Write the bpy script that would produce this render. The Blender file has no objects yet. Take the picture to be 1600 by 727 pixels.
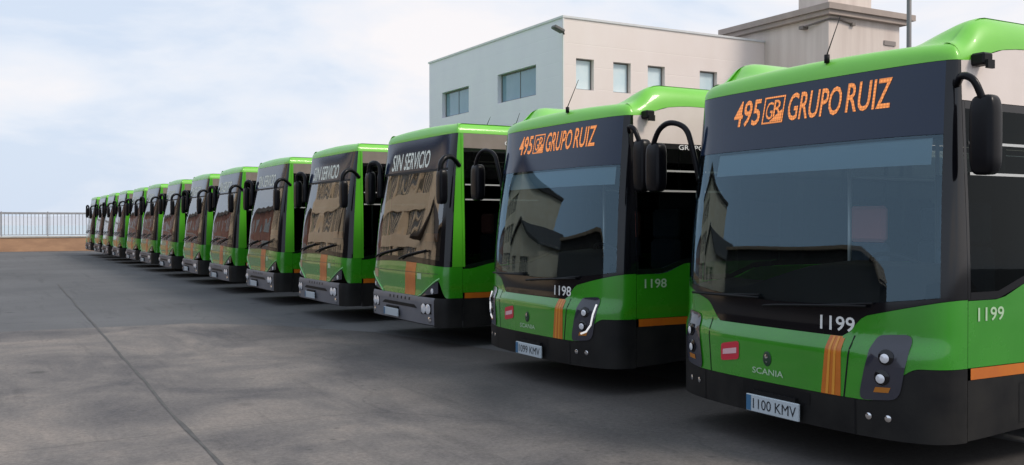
import bpy, math, random
from mathutils import Vector, Matrix, noise
random.seed(7)
R = math.radians
scene = bpy.context.scene
COL = scene.collection

# ------------------------------------------------------------------ camera
cam_d = bpy.data.cameras.new('camera')
cam_d.sensor_width = 36.0
cam_d.lens = 33.75
cam_d.clip_start = 0.1
cam_d.clip_end = 12000
cam = bpy.data.objects.new('camera', cam_d)
COL.objects.link(cam)
cam.location = (0, 0, 1.67)
cam.rotation_euler = (R(90 - 0.555), 0, R(-29.5))
scene.camera = cam

# ------------------------------------------------------------------ sky
SUN_EL, SUN_AZ = 42.0, 150.0          # azimuth from +Y towards +X
world = bpy.data.worlds.new('World')
scene.world = world
world.use_nodes = True
wn, wl = world.node_tree.nodes, world.node_tree.links
wn.clear()
w_out = wn.new('ShaderNodeOutputWorld')
bg_sky = wn.new('ShaderNodeBackground'); bg_sky.inputs['Strength'].default_value = 0.12
sky = wn.new('ShaderNodeTexSky'); sky.sky_type = 'NISHITA'; sky.sun_disc = False
sky.sun_elevation = R(SUN_EL); sky.sun_rotation = R(SUN_AZ); sky.dust_density = 3.0
wl.new(sky.outputs[0], bg_sky.inputs['Color'])
bg_cl = wn.new('ShaderNodeBackground'); bg_cl.inputs['Strength'].default_value = 1.08
tc = wn.new('ShaderNodeTexCoord')
sep = wn.new('ShaderNodeSeparateXYZ'); wl.new(tc.outputs['Generated'], sep.inputs[0])
mp = wn.new('ShaderNodeMapping'); mp.inputs['Scale'].default_value = (1.6, 1.6, 4.6)
wl.new(tc.outputs['Generated'], mp.inputs['Vector'])
n1 = wn.new('ShaderNodeTexNoise'); n1.inputs['Scale'].default_value = 2.3; n1.inputs['Detail'].default_value = 8
n1.inputs['Roughness'].default_value = 0.52; n1.inputs['Distortion'].default_value = 0.35
wl.new(mp.outputs[0], n1.inputs['Vector'])
cr = wn.new('ShaderNodeValToRGB')
cr.color_ramp.elements[0].position = 0.40; cr.color_ramp.elements[0].color = (0.655, 0.745, 0.885, 1)
cr.color_ramp.elements[1].position = 0.66; cr.color_ramp.elements[1].color = (0.94, 0.91, 0.92, 1)
e = cr.color_ramp.elements.new(0.5); e.color = (0.78, 0.83, 0.92, 1)
# clouds get thicker and whiter towards the sun side (+X)
adx = wn.new('ShaderNodeMath'); adx.operation = 'MULTIPLY_ADD'
adx.inputs[1].default_value = 0.30; adx.inputs[2].default_value = -0.085
wl.new(sep.outputs['X'], adx.inputs[0])
sm = wn.new('ShaderNodeMath'); sm.operation = 'ADD'
wl.new(n1.outputs['Fac'], sm.inputs[0]); wl.new(adx.outputs[0], sm.inputs[1])
wl.new(sm.outputs[0], cr.inputs['Fac'])
wl.new(cr.outputs['Color'], bg_cl.inputs['Color'])
mxw = wn.new('ShaderNodeMixShader'); mxw.inputs[0].default_value = 0.93
wl.new(bg_sky.outputs[0], mxw.inputs[1]); wl.new(bg_cl.outputs[0], mxw.inputs[2])
wl.new(mxw.outputs[0], w_out.inputs['Surface'])

sun_d = bpy.data.lights.new('sun', 'SUN')
sun_d.energy = 2.0; sun_d.angle = R(14); sun_d.color = (1.0, 0.90, 0.79)
sun = bpy.data.objects.new('sun', sun_d); COL.objects.link(sun)
az, el = R(SUN_AZ), R(SUN_EL)
sdir = Vector((math.sin(az) * math.cos(el), math.cos(az) * math.cos(el), math.sin(el)))
sun.rotation_euler = sdir.to_track_quat('Z', 'Y').to_euler()
sun.location = sdir * 60

scene.view_settings.view_transform = 'Standard'
scene.view_settings.look = 'None'
scene.view_settings.exposure = 0.0
scene.view_settings.gamma = 1.0
scene.view_settings.use_curve_mapping = False
scene.cycles.max_bounces = 8
scene.cycles.transparent_max_bounces = 24
scene.cycles.use_denoising = True

# ------------------------------------------------------------------ materials
def mat(name, col, rough=0.5, metal=0.0, coat=0.0, spec=0.5, emis=None, estr=0.0):
    m = bpy.data.materials.new(name); m.use_nodes = True
    b = m.node_tree.nodes['Principled BSDF']
    b.inputs['Base Color'].default_value = (*col, 1)
    b.inputs['Roughness'].default_value = rough
    b.inputs['Metallic'].default_value = metal
    b.inputs['Coat Weight'].default_value = coat
    b.inputs['Coat Roughness'].default_value = 0.06
    b.inputs['Specular IOR Level'].default_value = spec
    if emis:
        b.inputs['Emission Color'].default_value = (*emis, 1)
        b.inputs['Emission Strength'].default_value = estr
    return m

def N(m, t, **kw):
    n = m.node_tree.nodes.new(t)
    for k, v in kw.items():
        if k in n.inputs: n.inputs[k].default_value = v
        else: setattr(n, k, v)
    return n

def mottled(name, c0, c1, scale, rough=0.6, detail=6, stretch=(1, 1, 1), bump=0.0, coat=0.0, lo=0.35, hi=0.65, bscale=None):
    """procedural material: two tones of the surface's own colour mixed by noise, with optional bump"""
    m = mat(name, c0, rough, coat=coat)
    nt = m.node_tree; b = nt.nodes['Principled BSDF']
    t = N(m, 'ShaderNodeTexCoord'); mpp = N(m, 'ShaderNodeMapping'); mpp.inputs['Scale'].default_value = stretch
    nt.links.new(t.outputs['Object'], mpp.inputs['Vector'])
    nz = N(m, 'ShaderNodeTexNoise', Scale=scale, Detail=detail, Roughness=0.6)
    nt.links.new(mpp.outputs[0], nz.inputs['Vector'])
    rp = N(m, 'ShaderNodeValToRGB')
    rp.color_ramp.elements[0].position = lo; rp.color_ramp.elements[0].color = (*c0, 1)
    rp.color_ramp.elements[1].position = hi; rp.color_ramp.elements[1].color = (*c1, 1)
    nt.links.new(nz.outputs['Fac'], rp.inputs['Fac']); nt.links.new(rp.outputs[0], b.inputs['Base Color'])
    rr = N(m, 'ShaderNodeMapRange'); rr.inputs['From Min'].default_value = .3; rr.inputs['From Max'].default_value = .7
    rr.inputs['To Min'].default_value = rough * .8; rr.inputs['To Max'].default_value = min(1, rough * 1.25)
    nt.links.new(nz.outputs['Fac'], rr.inputs['Value']); nt.links.new(rr.outputs[0], b.inputs['Roughness'])
    if bump:
        nb = N(m, 'ShaderNodeTexNoise', Scale=bscale or scale * 8, Detail=4)
        nt.links.new(mpp.outputs[0], nb.inputs['Vector'])
        bp = N(m, 'ShaderNodeBump', Strength=bump, Distance=0.02)
        nt.links.new(nb.outputs['Fac'], bp.inputs['Height']); nt.links.new(bp.outputs[0], b.inputs['Normal'])
    return m

def glass(name, tint, ior=1.75, refl=(0.85, 0.95, 1.0), wave=0.0):
    """tinted see-through pane: a transparent tint plus a Fresnel reflection"""
    m = bpy.data.materials.new(name); m.use_nodes = True
    nt = m.node_tree; nt.nodes.clear()
    o = N(m, 'ShaderNodeOutputMaterial')
    tr = N(m, 'ShaderNodeBsdfTransparent'); tr.inputs['Color'].default_value = (*tint, 1)
    gl = N(m, 'ShaderNodeBsdfGlossy'); gl.inputs['Color'].default_value = (*refl, 1); gl.inputs['Roughness'].default_value = 0.015
    fr = N(m, 'ShaderNodeFresnel', IOR=ior)
    if wave:
        t = N(m, 'ShaderNodeTexCoord'); nz = N(m, 'ShaderNodeTexNoise', Scale=1.6, Detail=1.0)
        nt.links.new(t.outputs['Object'], nz.inputs['Vector'])
        bp = N(m, 'ShaderNodeBump', Strength=wave, Distance=0.05)
        nt.links.new(nz.outputs['Fac'], bp.inputs['Height'])
        nt.links.new(bp.outputs[0], gl.inputs['Normal'])
    ms = N(m, 'ShaderNodeMixShader')
    nt.links.new(fr.outputs[0], ms.inputs[0]); nt.links.new(tr.outputs[0], ms.inputs[1]); nt.links.new(gl.outputs[0], ms.inputs[2])
    nt.links.new(ms.outputs[0], o.inputs['Surface'])
    return m

M = {}
def duller(m, v):
    m.node_tree.nodes['Principled BSDF'].inputs['Specular IOR Level'].default_value = v; return m
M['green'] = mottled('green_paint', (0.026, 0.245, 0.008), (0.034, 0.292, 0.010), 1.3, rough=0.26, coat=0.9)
M['green_roof'] = mottled('green_skylit_roof', (0.17, 0.58, 0.045), (0.20, 0.63, 0.06), 2.0, rough=0.4, coat=0.4)  # the body green, lightened to carry the skylight on the roofs
M['skirt'] = duller(mottled('skirt_plastic', (0.008, 0.008, 0.009), (0.019, 0.018, 0.017), 3.0, rough=0.5), 0.22)
M['bumper_grey'] = mottled('bumper_grey_plastic', (0.13, 0.132, 0.152), (0.18, 0.18, 0.20), 4.0, rough=0.42)
M['black_gloss'] = mat('black_gloss', (0.006, 0.006, 0.008), 0.10, spec=0.5)
M['black'] = mat('black_plastic', (0.008, 0.008, 0.009), 0.5, spec=0.2)
M['mirror_black'] = mat('mirror_plastic', (0.004, 0.004, 0.006), 0.30, spec=0.22)
M['sign_glass'] = mat('sign_glass_navy', (0.008, 0.020, 0.050), 0.09)
M['orange'] = mottled('orange_stripe', (0.60, 0.17, 0.012), (0.52, 0.13, 0.01), 5, rough=0.35, coat=0.4)
M['orange_light'] = mat('orange_stripe_light', (0.72, 0.29, 0.03), 0.35, coat=0.4)
M['cream'] = mottled('cream_panel_skylit', (0.74, 0.64, 0.58), (0.80, 0.70, 0.64), 2.5, rough=0.35, coat=0.3)  # cream paint, whitened to include the sky it reflects
M['taupe'] = mottled('taupe_panel', (0.22, 0.18, 0.15), (0.27, 0.22, 0.19), 2.5, rough=0.35, coat=0.2)
M['windscreen'] = glass('windscreen_glass', (0.85, 0.94, 0.96), 1.95, (0.60, 0.84, 1.0), 0.02)
M['windscreen_flat'] = glass('flat_windscreen_glass', (0.55, 0.62, 0.62), 2.6, (1.0, 1.0, 1.0), 0.10)
M['side_glass'] = glass('side_glass', (0.13, 0.16, 0.15), 1.20)
M['lens'] = mat('lamp_lens_grey', (0.030, 0.032, 0.048), 0.14, coat=0.6)
M['chrome'] = mat('chrome', (0.78, 0.79, 0.82), 0.12, metal=1.0)
M['lamp_white'] = mat('lamp_reflector', (0.85, 0.86, 0.9), 0.15, metal=0.3)
M['lamp_lit'] = mat('lamp_lit', (0.6, 0.6, 0.65), 0.3, emis=(1, 0.98, 0.95), estr=0.6)
M['led_orange'] = mat('led_orange', (0.3, 0.1, 0.02), 0.5, emis=(1.0, 0.335, 0.09), estr=0.80)
def led(m, pitch, lo, hi):
    """the sign lights in rows of small dots"""
    nt = m.node_tree; L = nt.links; b = nt.nodes['Principled BSDF']
    t = N(m, 'ShaderNodeTexCoord'); sp = N(m, 'ShaderNodeSeparateXYZ'); L.new(t.outputs['Object'], sp.inputs[0]); prev = None
    for ax in 'YZ':
        a = N(m, 'ShaderNodeMath', operation='MULTIPLY'); a.inputs[1].default_value = 2 * math.pi / pitch; L.new(sp.outputs[ax], a.inputs[0])
        c = N(m, 'ShaderNodeMath', operation='SINE'); L.new(a.outputs[0], c.inputs[0])
        d = N(m, 'ShaderNodeMath', operation='MULTIPLY_ADD'); d.inputs[1].default_value = .5; d.inputs[2].default_value = .5; L.new(c.outputs[0], d.inputs[0])
        if prev:
            e_ = N(m, 'ShaderNodeMath', operation='MULTIPLY'); L.new(prev.outputs[0], e_.inputs[0]); L.new(d.outputs[0], e_.inputs[1]); prev = e_
        else: prev = d
    r = N(m, 'ShaderNodeMapRange'); r.inputs['To Min'].default_value = lo; r.inputs['To Max'].default_value = hi; r.inputs['From Max'].default_value = .7
    L.new(prev.outputs[0], r.inputs['Value']); L.new(r.outputs[0], b.inputs['Emission Strength'])
led(M['led_orange'], .0235, .52, 1.0)
M['led_white'] = mat('led_white', (0.3, 0.3, 0.3), 0.5, emis=(0.80, 0.92, 0.86), estr=0.42)
led(M['led_white'], .035, .20, .42)
M['white'] = mat('white_lettering', (0.78, 0.78, 0.76), 0.5)
M['pale'] = mat('pale_lettering', (0.45, 0.62, 0.42), 0.45)
M['plate'] = mat('plate_white', (0.50, 0.56, 0.60), 0.4)
M['plate_blue'] = mat('plate_blue', (0.05, 0.16, 0.30), 0.4)
M['ink'] = mat('plate_ink', (0.015, 0.018, 0.025), 0.5)
M['red'] = mat('red_sticker', (0.60, 0.030, 0.055), 0.4)
M['dark_green'] = mat('dark_emblem', (0.02, 0.05, 0.03), 0.35)
M['tyre'] = mat('tyre_rubber', (0.016, 0.016, 0.016), 0.85)
M['rim'] = mat('rim_steel', (0.28, 0.28, 0.29), 0.4, metal=0.7)
M['dash'] = mat('dashboard_plastic', (0.022, 0.022, 0.025), 0.6)
M['seat'] = mottled('seat_fabric', (0.05, 0.07, 0.10), (0.08, 0.10, 0.13), 12, rough=0.9)
M['seat_red'] = mat('red_headrest', (0.88, 0.30, 0.27), 0.8)
M['inner'] = mat('interior_lining', (0.30, 0.33, 0.36), 0.7)
M['inner_dark'] = mat('interior_floor', (0.06, 0.065, 0.07), 0.8)
M['blind'] = mat('sun_blind', (0.34, 0.46, 0.52), 0.7)
M['grab'] = mat('grab_rail', (0.55, 0.56, 0.55), 0.35, metal=0.4)
M['roof_grey'] = mottled('roof_unit_grey', (0.075, 0.072, 0.08), (0.11, 0.105, 0.11), 3, rough=0.6)
M['tail_red'] = mat('tail_red', (0.45, 0.02, 0.015), 0.25)
M['green_trim'] = mat('green_pillar_paint', (0.085, 0.42, 0.02), 0.3, coat=0.5)

# ------------------------------------------------------------------ mesh helpers
class MB:
    def __init__(self):
        self.v, self.f, self.mi, self.sm = [], [], [], []
    def grid(self, fn, na, nb, mi=0, smooth=True):
        base = len(self.v)
        for i in range(na + 1):
            for j in range(nb + 1):
                self.v.append(tuple(fn(i / na, j / nb)))
        for i in range(na):
            for j in range(nb):
                a = base + i * (nb + 1) + j
                q = [a, a + nb + 1, a + nb + 2, a + 1]
                p = [Vector(self.v[k]) for k in q]
                area = ((p[2] - p[0]).cross(p[3] - p[1])).length
                if area > 1e-6:
                    self.f.append(q); self.mi.append(mi); self.sm.append(smooth)
        return self
    def poly(self, pts, mi=0):
        b = len(self.v); self.v += [tuple(p) for p in pts]
        self.f.append(list(range(b, b + len(pts)))); self.mi.append(mi); self.sm.append(False)
        return self
    def box(self, x0, x1, y0, y1, z0, z1, mi=0, bev=0.0, mtx=None):
        """box, with chamfered vertical and horizontal edges when bev > 0"""
        b = len(self.v)
        if bev <= 0:
            pts = [(x, y, z) for x in (x0, x1) for y in (y0, y1) for z in (z0, z1)]
            fs = [(0, 1, 3, 2), (4, 6, 7, 5), (0, 4, 5, 1), (2, 3, 7, 6), (0, 2, 6, 4), (1, 5, 7, 3)]
        else:
            pts, idx = [], {}
            xs, ys, zs = (x0, x1), (y0, y1), (z0, z1)
            for a in range(2):
                for c in range(2):
                    for d in range(2):
                        sx, sy, sz = (1 - 2 * a) * bev, (1 - 2 * c) * bev, (1 - 2 * d) * bev
                        for ax, p in enumerate([(xs[a], ys[c] + sy, zs[d] + sz), (xs[a] + sx, ys[c], zs[d] + sz), (xs[a] + sx, ys[c] + sy, zs[d])]):
                            idx[(a, c, d, ax)] = len(pts); pts.append(p)
            fs = []
            for a in range(2):
                fs.append([idx[(a, c, d, 0)] for c, d in ((0, 0), (0, 1), (1, 1), (1, 0))])
                fs.append([idx[(c, a, d, 1)] for c, d in ((0, 0), (0, 1), (1, 1), (1, 0))])
                fs.append([idx[(c, d, a, 2)] for c, d in ((0, 0), (0, 1), (1, 1), (1, 0))])
            for a in range(2):
                for c in range(2):
                    fs.append([idx[(a, c, 0, 0)], idx[(a, c, 0, 1)], idx[(a, c, 1, 1)], idx[(a, c, 1, 0)]])
                    fs.append([idx[(a, 0, c, 0)], idx[(a, 0, c, 2)], idx[(a, 1, c, 2)], idx[(a, 1, c, 0)]])
                    fs.append([idx[(0, a, c, 1)], idx[(0, a, c, 2)], idx[(1, a, c, 2)], idx[(1, a, c, 1)]])
                    for d in range(2):
                        fs.append([idx[(a, c, d, k)] for k in range(3)])
        if mtx is not None:
            pts = [tuple(mtx @ Vector(p)) for p in pts]
        self.v += pts
        for f in fs:
            self.f.append([b + k for k in f]); self.mi.append(mi); self.sm.append(False)
        return self
    def tube(self, pts, r, n=8, mi=0, cap=True):
        pts = [Vector(p) for p in pts]; rs = r if isinstance(r, (list, tuple)) else [r] * len(pts)
        b = len(self.v); prev = None
        for i, p in enumerate(pts):
            d = (pts[min(i + 1, len(pts) - 1)] - pts[max(i - 1, 0)]).normalized()
            if prev is None:
                u = d.orthogonal().normalized()
            else:
                u = (prev - d * prev.dot(d)).normalized()
            prev = u; w = d.cross(u)
            for k in range(n):
                a = 2 * math.pi * k / n
                self.v.append(tuple(p + (u * math.cos(a) + w * math.sin(a)) * rs[i]))
        for i in range(len(pts) - 1):
            for k in range(n):
                k2 = (k + 1) % n
                self.f.append([b + i * n + k, b + i * n + k2, b + (i + 1) * n + k2, b + (i + 1) * n + k]); self.mi.append(mi); self.sm.append(True)
        if cap:
            self.f.append([b + k for k in range(n)][::-1]); self.mi.append(mi); self.sm.append(False)
            e = b + (len(pts) - 1) * n
            self.f.append([e + k for k in range(n)]); self.mi.append(mi); self.sm.append(False)
        return self
    def lathe(self, prof, c, axis='Y', n=28, mi=0):
        """prof: (radius, offset along the axis)"""
        def fn(a, bb):
            k = bb * (len(prof) - 1); i = min(int(round(k)), len(prof) - 1)
            r, h = prof[i]; t = a * 2 * math.pi
            if axis == 'Y': return (c[0] + r * math.cos(t), c[1] + h, c[2] + r * math.sin(t))
            if axis == 'X': return (c[0] + h, c[1] + r * math.cos(t), c[2] + r * math.sin(t))
            return (c[0] + r * math.cos(t), c[1] + r * math.sin(t), c[2] + h)
        return self.grid(fn, n, len(prof) - 1, mi)
    def build(self, name, mats, parent=None):
        me = bpy.data.meshes.new(name)
        me.from_pydata(self.v, [], self.f)
        for m in (mats if isinstance(mats, (list, tuple)) else [mats]): me.materials.append(m)
        me.polygons.foreach_set('material_index', self.mi)
        me.polygons.foreach_set('use_smooth', self.sm)
        me.update()
        o = bpy.data.objects.new(name, me); COL.objects.link(o)
        if parent: o.parent = parent
        return o

def recalc(o):
    import bmesh
    bm = bmesh.new(); bm.from_mesh(o.data)
    bmesh.ops.recalc_face_normals(bm, faces=bm.faces)
    bm.to_mesh(o.data); bm.free()
    return o

def tag(o, label=None, cat=None, group=None, kind=None):
    for k, v in (('label', label), ('category', cat), ('group', group), ('kind', kind)):
        if v: o[k] = v
    return o

def empty(name, loc=(0, 0, 0), rz=0):
    o = bpy.data.objects.new(name, None); COL.objects.link(o)
    o.location = loc; o.rotation_euler = (0, 0, rz); o.empty_display_size = 0.3
    return o

def copy_tree(o, parent=None):
    c = o.copy(); COL.objects.link(c); c.parent = parent
    for ch in o.children: copy_tree(ch, c)
    return c

_tcache = {}
def text_geo(body, bold=0.0, space=1.0):
    """2D outline faces of a word, normalised: x from 0 to 1, y from 0 to 1 (cap height)"""
    key = (body, bold, space)
    if key in _tcache: return _tcache[key]
    cu = bpy.data.curves.new('lettering', 'FONT'); cu.body = body; cu.size = 1; cu.offset = bold; cu.space_character = space
    cu.resolution_u = 3
    o = bpy.data.objects.new('lettering', cu); COL.objects.link(o)
    dg = bpy.context.evaluated_depsgraph_get()
    me = bpy.data.meshes.new_from_object(o.evaluated_get(dg))
    vs = [(v.co.x, v.co.y) for v in me.vertices]; fs = [list(p.vertices) for p in me.polygons]
    x0, x1 = min(v[0] for v in vs), max(v[0] for v in vs); y0, y1 = min(v[1] for v in vs), max(v[1] for v in vs)
    vs = [((x - x0) / (x1 - x0), (y - y0) / (y1 - y0)) for x, y in vs]
    bpy.data.objects.remove(o); bpy.data.meshes.remove(me); bpy.data.curves.remove(cu)
    _tcache[key] = (vs, fs)
    return vs, fs

def add_text(mb, body, fn, bold=0.0, mi=0, space=1.0):
    vs, fs = text_geo(body, bold, space)
    b = len(mb.v); mb.v += [tuple(fn(u, v)) for u, v in vs]
    for f in fs:
        mb.f.append([b + k for k in f]); mb.mi.append(mi); mb.sm.append(False)

def ss(a, b, x):
    t = max(0.0, min(1.0, (x - a) / (b - a))); return t * t * (3 - 2 * t)
def lerp(a, b, t): return a + (b - a) * t

# ------------------------------------------------------------------ ground
def worn(m, g, src):
    """drips, patches and hairline cracks laid over a paving colour; returns the last mix node"""
    L = m.node_tree.links
    def over(prev, fac, col, amt):
        mu = N(m, 'ShaderNodeMath', operation='MULTIPLY'); mu.inputs[1].default_value = amt; L.new(fac, mu.inputs[0])
        x = N(m, 'ShaderNodeMix', data_type='RGBA'); x.inputs['B'].default_value = (*col, 1)
        L.new(mu.outputs[0], x.inputs['Factor']); L.new(prev.outputs['Result'], x.inputs['A']); return x
    # round oil drips of several sizes
    for sc, thr, amt in ((1.3, .17, .55), (4.5, .16, .5)):
        v = N(m, 'ShaderNodeTexVoronoi', Scale=sc); L.new(g.outputs['Position'], v.inputs['Vector'])
        mr = N(m, 'ShaderNodeMapRange'); mr.inputs['From Min'].default_value = thr; mr.inputs['From Max'].default_value = thr * .35; L.new(v.outputs['Distance'], mr.inputs['Value'])
        sp = N(m, 'ShaderNodeSeparateColor'); L.new(v.outputs['Color'], sp.inputs[0])
        gt = N(m, 'ShaderNodeMath', operation='GREATER_THAN'); gt.inputs[1].default_value = .62; L.new(sp.outputs[0], gt.inputs[0])
        mu = N(m, 'ShaderNodeMath', operation='MULTIPLY'); L.new(mr.outputs[0], mu.inputs[0]); L.new(gt.outputs[0], mu.inputs[1])
        src = over(src, mu.outputs[0], (.045, .043, .042), amt)
    # hairline cracks
    nz = N(m, 'ShaderNodeTexNoise', Scale=1.5, Detail=5); L.new(g.outputs['Position'], nz.inputs['Vector'])
    mxv = N(m, 'ShaderNodeMix', data_type='RGBA'); mxv.inputs['Factor'].default_value = .35
    L.new(g.outputs['Position'], mxv.inputs['A']); L.new(nz.outputs['Color'], mxv.inputs['B'])
    v = N(m, 'ShaderNodeTexVoronoi', Scale=.33, feature='DISTANCE_TO_EDGE'); L.new(mxv.outputs['Result'], v.inputs['Vector'])
    mr = N(m, 'ShaderNodeMapRange'); mr.inputs['From Min'].default_value = .006; mr.inputs['From Max'].default_value = .0; L.new(v.outputs['Distance'], mr.inputs['Value'])
    src = over(src, mr.outputs[0], (.05, .048, .046), .28)
    # long scuffs along the driving direction
    mp = N(m, 'ShaderNodeMapping'); mp.inputs['Scale'].default_value = (3.2, .22, 1); mp.inputs['Rotation'].default_value = (0, 0, -.5); L.new(g.outputs['Position'], mp.inputs['Vector'])
    n = N(m, 'ShaderNodeTexNoise', Scale=1.0, Detail=7, Roughness=.7); L.new(mp.outputs[0], n.inputs['Vector'])
    mr = N(m, 'ShaderNodeMapRange'); mr.inputs['From Min'].default_value = .56; mr.inputs['From Max'].default_value = .72; L.new(n.outputs['Fac'], mr.inputs['Value'])
    return over(src, mr.outputs[0], (.06, .058, .058), .5)

def ground_material():
    m = mat('asphalt', (0.06, 0.06, 0.06), 0.85, spec=0.3)
    nt = m.node_tree; L = nt.links; b = nt.nodes['Principled BSDF']
    g = N(m, 'ShaderNodeNewGeometry')
    n1 = N(m, 'ShaderNodeTexNoise', Scale=0.16, Detail=8, Roughness=0.62); L.new(g.outputs['Position'], n1.inputs['Vector'])
    r1 = N(m, 'ShaderNodeValToRGB'); cr = r1.color_ramp
    cr.elements[0].position = 0.30; cr.elements[0].color = (0.085, 0.089, 0.095, 1)
    cr.elements[1].position = 0.70; cr.elements[1].color = (0.150, 0.154, 0.160, 1)
    L.new(n1.outputs['Fac'], r1.inputs['Fac'])
    n2 = N(m, 'ShaderNodeTexNoise', Scale=55.0, Detail=4, Roughness=0.7); L.new(g.outputs['Position'], n2.inputs['Vector'])
    mx = N(m, 'ShaderNodeMix', data_type='RGBA', blend_type='OVERLAY'); mx.inputs['Factor'].default_value = 0.55
    L.new(r1.outputs[0], mx.inputs['A']); L.new(n2.outputs['Color'], mx.inputs['B'])
    mx = worn(m, g, mx)
    hs = N(m, 'ShaderNodeHueSaturation', Saturation=0.6); L.new(mx.outputs['Result'], hs.inputs['Color'])
    L.new(hs.outputs[0], b.inputs['Base Color'])
    bp = N(m, 'ShaderNodeBump', Strength=0.35, Distance=0.01); L.new(n2.outputs['Fac'], bp.inputs['Height']); L.new(bp.outputs[0], b.inputs['Normal'])
    return m

def concrete_material():
    m = mat('worn_concrete', (0.15, 0.14, 0.13), 0.8, spec=0.3)
    nt = m.node_tree; L = nt.links; b = nt.nodes['Principled BSDF']
    g = N(m, 'ShaderNodeNewGeometry')
    mp = N(m, 'ShaderNodeMapping'); mp.inputs['Scale'].default_value = (1.0, 0.75, 1); mp.inputs['Rotation'].default_value = (0, 0, 0.5)
    L.new(g.outputs['Position'], mp.inputs['Vector'])
    n1 = N(m, 'ShaderNodeTexNoise', Scale=0.62, Detail=10, Roughness=0.66, Distortion=0.5); L.new(mp.outputs[0], n1.inputs['Vector'])
    r1 = N(m, 'ShaderNodeValToRGB'); cr = r1.color_ramp
    cr.elements[0].position = 0.34; cr.elements[0].color = (0.086, 0.083, 0.087, 1)
    cr.elements[1].position = 0.70; cr.elements[1].color = (0.28, 0.243, 0.212, 1)
    e = cr.elements.new(0.52); e.color = (0.178, 0.163, 0.152, 1)
    L.new(n1.outputs['Fac'], r1.inputs['Fac'])
    # darkening broken up by noise: grows towards the parking bays (world x)
    sp = N(m, 'ShaderNodeSeparateXYZ'); L.new(g.outputs['Position'], sp.inputs[0])
    n3 = N(m, 'ShaderNodeTexNoise', Scale=0.9, Detail=6, Roughness=0.6); L.new(g.outputs['Position'], n3.inputs['Vector'])
    ad = N(m, 'ShaderNodeMath', operation='MULTIPLY_ADD'); ad.inputs[1].default_value = 2.6; L.new(n3.outputs['Fac'], ad.inputs[0]); L.new(sp.outputs['X'], ad.inputs[2])
    mr = N(m, 'ShaderNodeMapRange'); mr.inputs['From Min'].default_value = 4.4; mr.inputs['From Max'].default_value = 6.6; L.new(ad.outputs[0], mr.inputs['Value'])
    mx0 = N(m, 'ShaderNodeMix', data_type='RGBA'); mx0.inputs['B'].default_value = (0.080, 0.074, 0.071, 1)
    L.new(mr.outputs[0], mx0.inputs['Factor']); L.new(r1.outputs[0], mx0.inputs['A'])
    n2 = N(m, 'ShaderNodeTexNoise', Scale=24.0, Detail=8, Roughness=0.85); L.new(g.outputs['Position'], n2.inputs['Vector'])
    mx0 = worn(m, g, mx0)
    mx = N(m, 'ShaderNodeMix', data_type='RGBA', blend_type='OVERLAY'); mx.inputs['Factor'].default_value = 0.95
    L.new(mx0.outputs['Result'], mx.inputs['A']); L.new(n2.outputs['Fac'], mx.inputs['B'])
    L.new(mx.outputs['Result'], b.inputs['Base Color'])
    bp = N(m, 'ShaderNodeBump', Strength=0.3, Distance=0.01); L.new(n2.outputs['Fac'], bp.inputs['Height']); L.new(bp.outputs[0], b.inputs['Normal'])
    return m

gm = MB(); gm.poly([(-160, -60, 0), (220, -60, 0), (220, 64.6, 0), (-160, 64.6, 0)])
tag(gm.build('ground', ground_material()), kind='structure')
# older, lighter concrete apron in the front half of the yard, with an irregular back edge
cm = MB()
edge = []
for k in range(0, 61):
    x = -60 + k * (65.4 / 60)
    y = 16.7 - 0.06 * max(x, -3) + 0.10 * noise.noise((x * 0.9, 3.1, 0)) - 2.6 * ss(3.6, 5.4, x)
    edge.append((x, y, 0.004))
edge += [(5.8, 12.2, .004), (6.4, 9.0, .004), (7.0, 4.0, .004), (7.2, -40, .004)]
cm.poly(edge + [(-60, -40, 0.004)])
tag(cm.build('concrete_apron', concrete_material()), kind='structure')
# expansion joint running the length of the yard
jm = MB()
def jx(y): return 1.30 + 0.028 * y + 0.035 * noise.noise((y * 0.5, 0, 0)) + 0.012 * noise.noise((y * 3, 5, 0))
def jw(y): return 0.016 + 0.010 * noise.noise((y * 1.3, 9, 0))
ys = [1.0 + k * 0.25 for k in range(0, 112)]
jm.grid(lambda a, b: (jx(1 + 28 * a) + (2 * b - 1) * jw(1 + 28 * a), 1 + 28 * a, 0.008), 112, 1, smooth=False)
tag(jm.build('ground_joint', mottled('joint_tar', (0.066, 0.064, 0.062), (0.12, 0.116, 0.112), 6, rough=0.9)), kind='structure')

# distant water and hazy hills beyond the boundary wall
wm = MB(); wm.poly([(-9000, 70, -3), (9000, 70, -3), (9000, 9000, -3), (-9000, 9000, -3)])
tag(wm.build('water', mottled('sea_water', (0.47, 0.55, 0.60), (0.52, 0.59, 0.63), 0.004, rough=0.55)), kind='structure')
hm = MB()
def hill(a, b):
    x = lerp(-2600, 2600, a)
    h = 16 + 9 * noise.noise((x * 0.002, 1.0, 0)) + 5 * noise.noise((x * 0.009, 4.0, 0))
    return (x, 2300 + 500 * b, -3 + (h + 3) * math.sin(b * math.pi))
hm.grid(hill, 160, 10)
tag(hm.build('hills', mottled('hazy_hills', (0.50, 0.53, 0.58), (0.56, 0.58, 0.62), 0.004, rough=1.0)), kind='structure')

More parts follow.
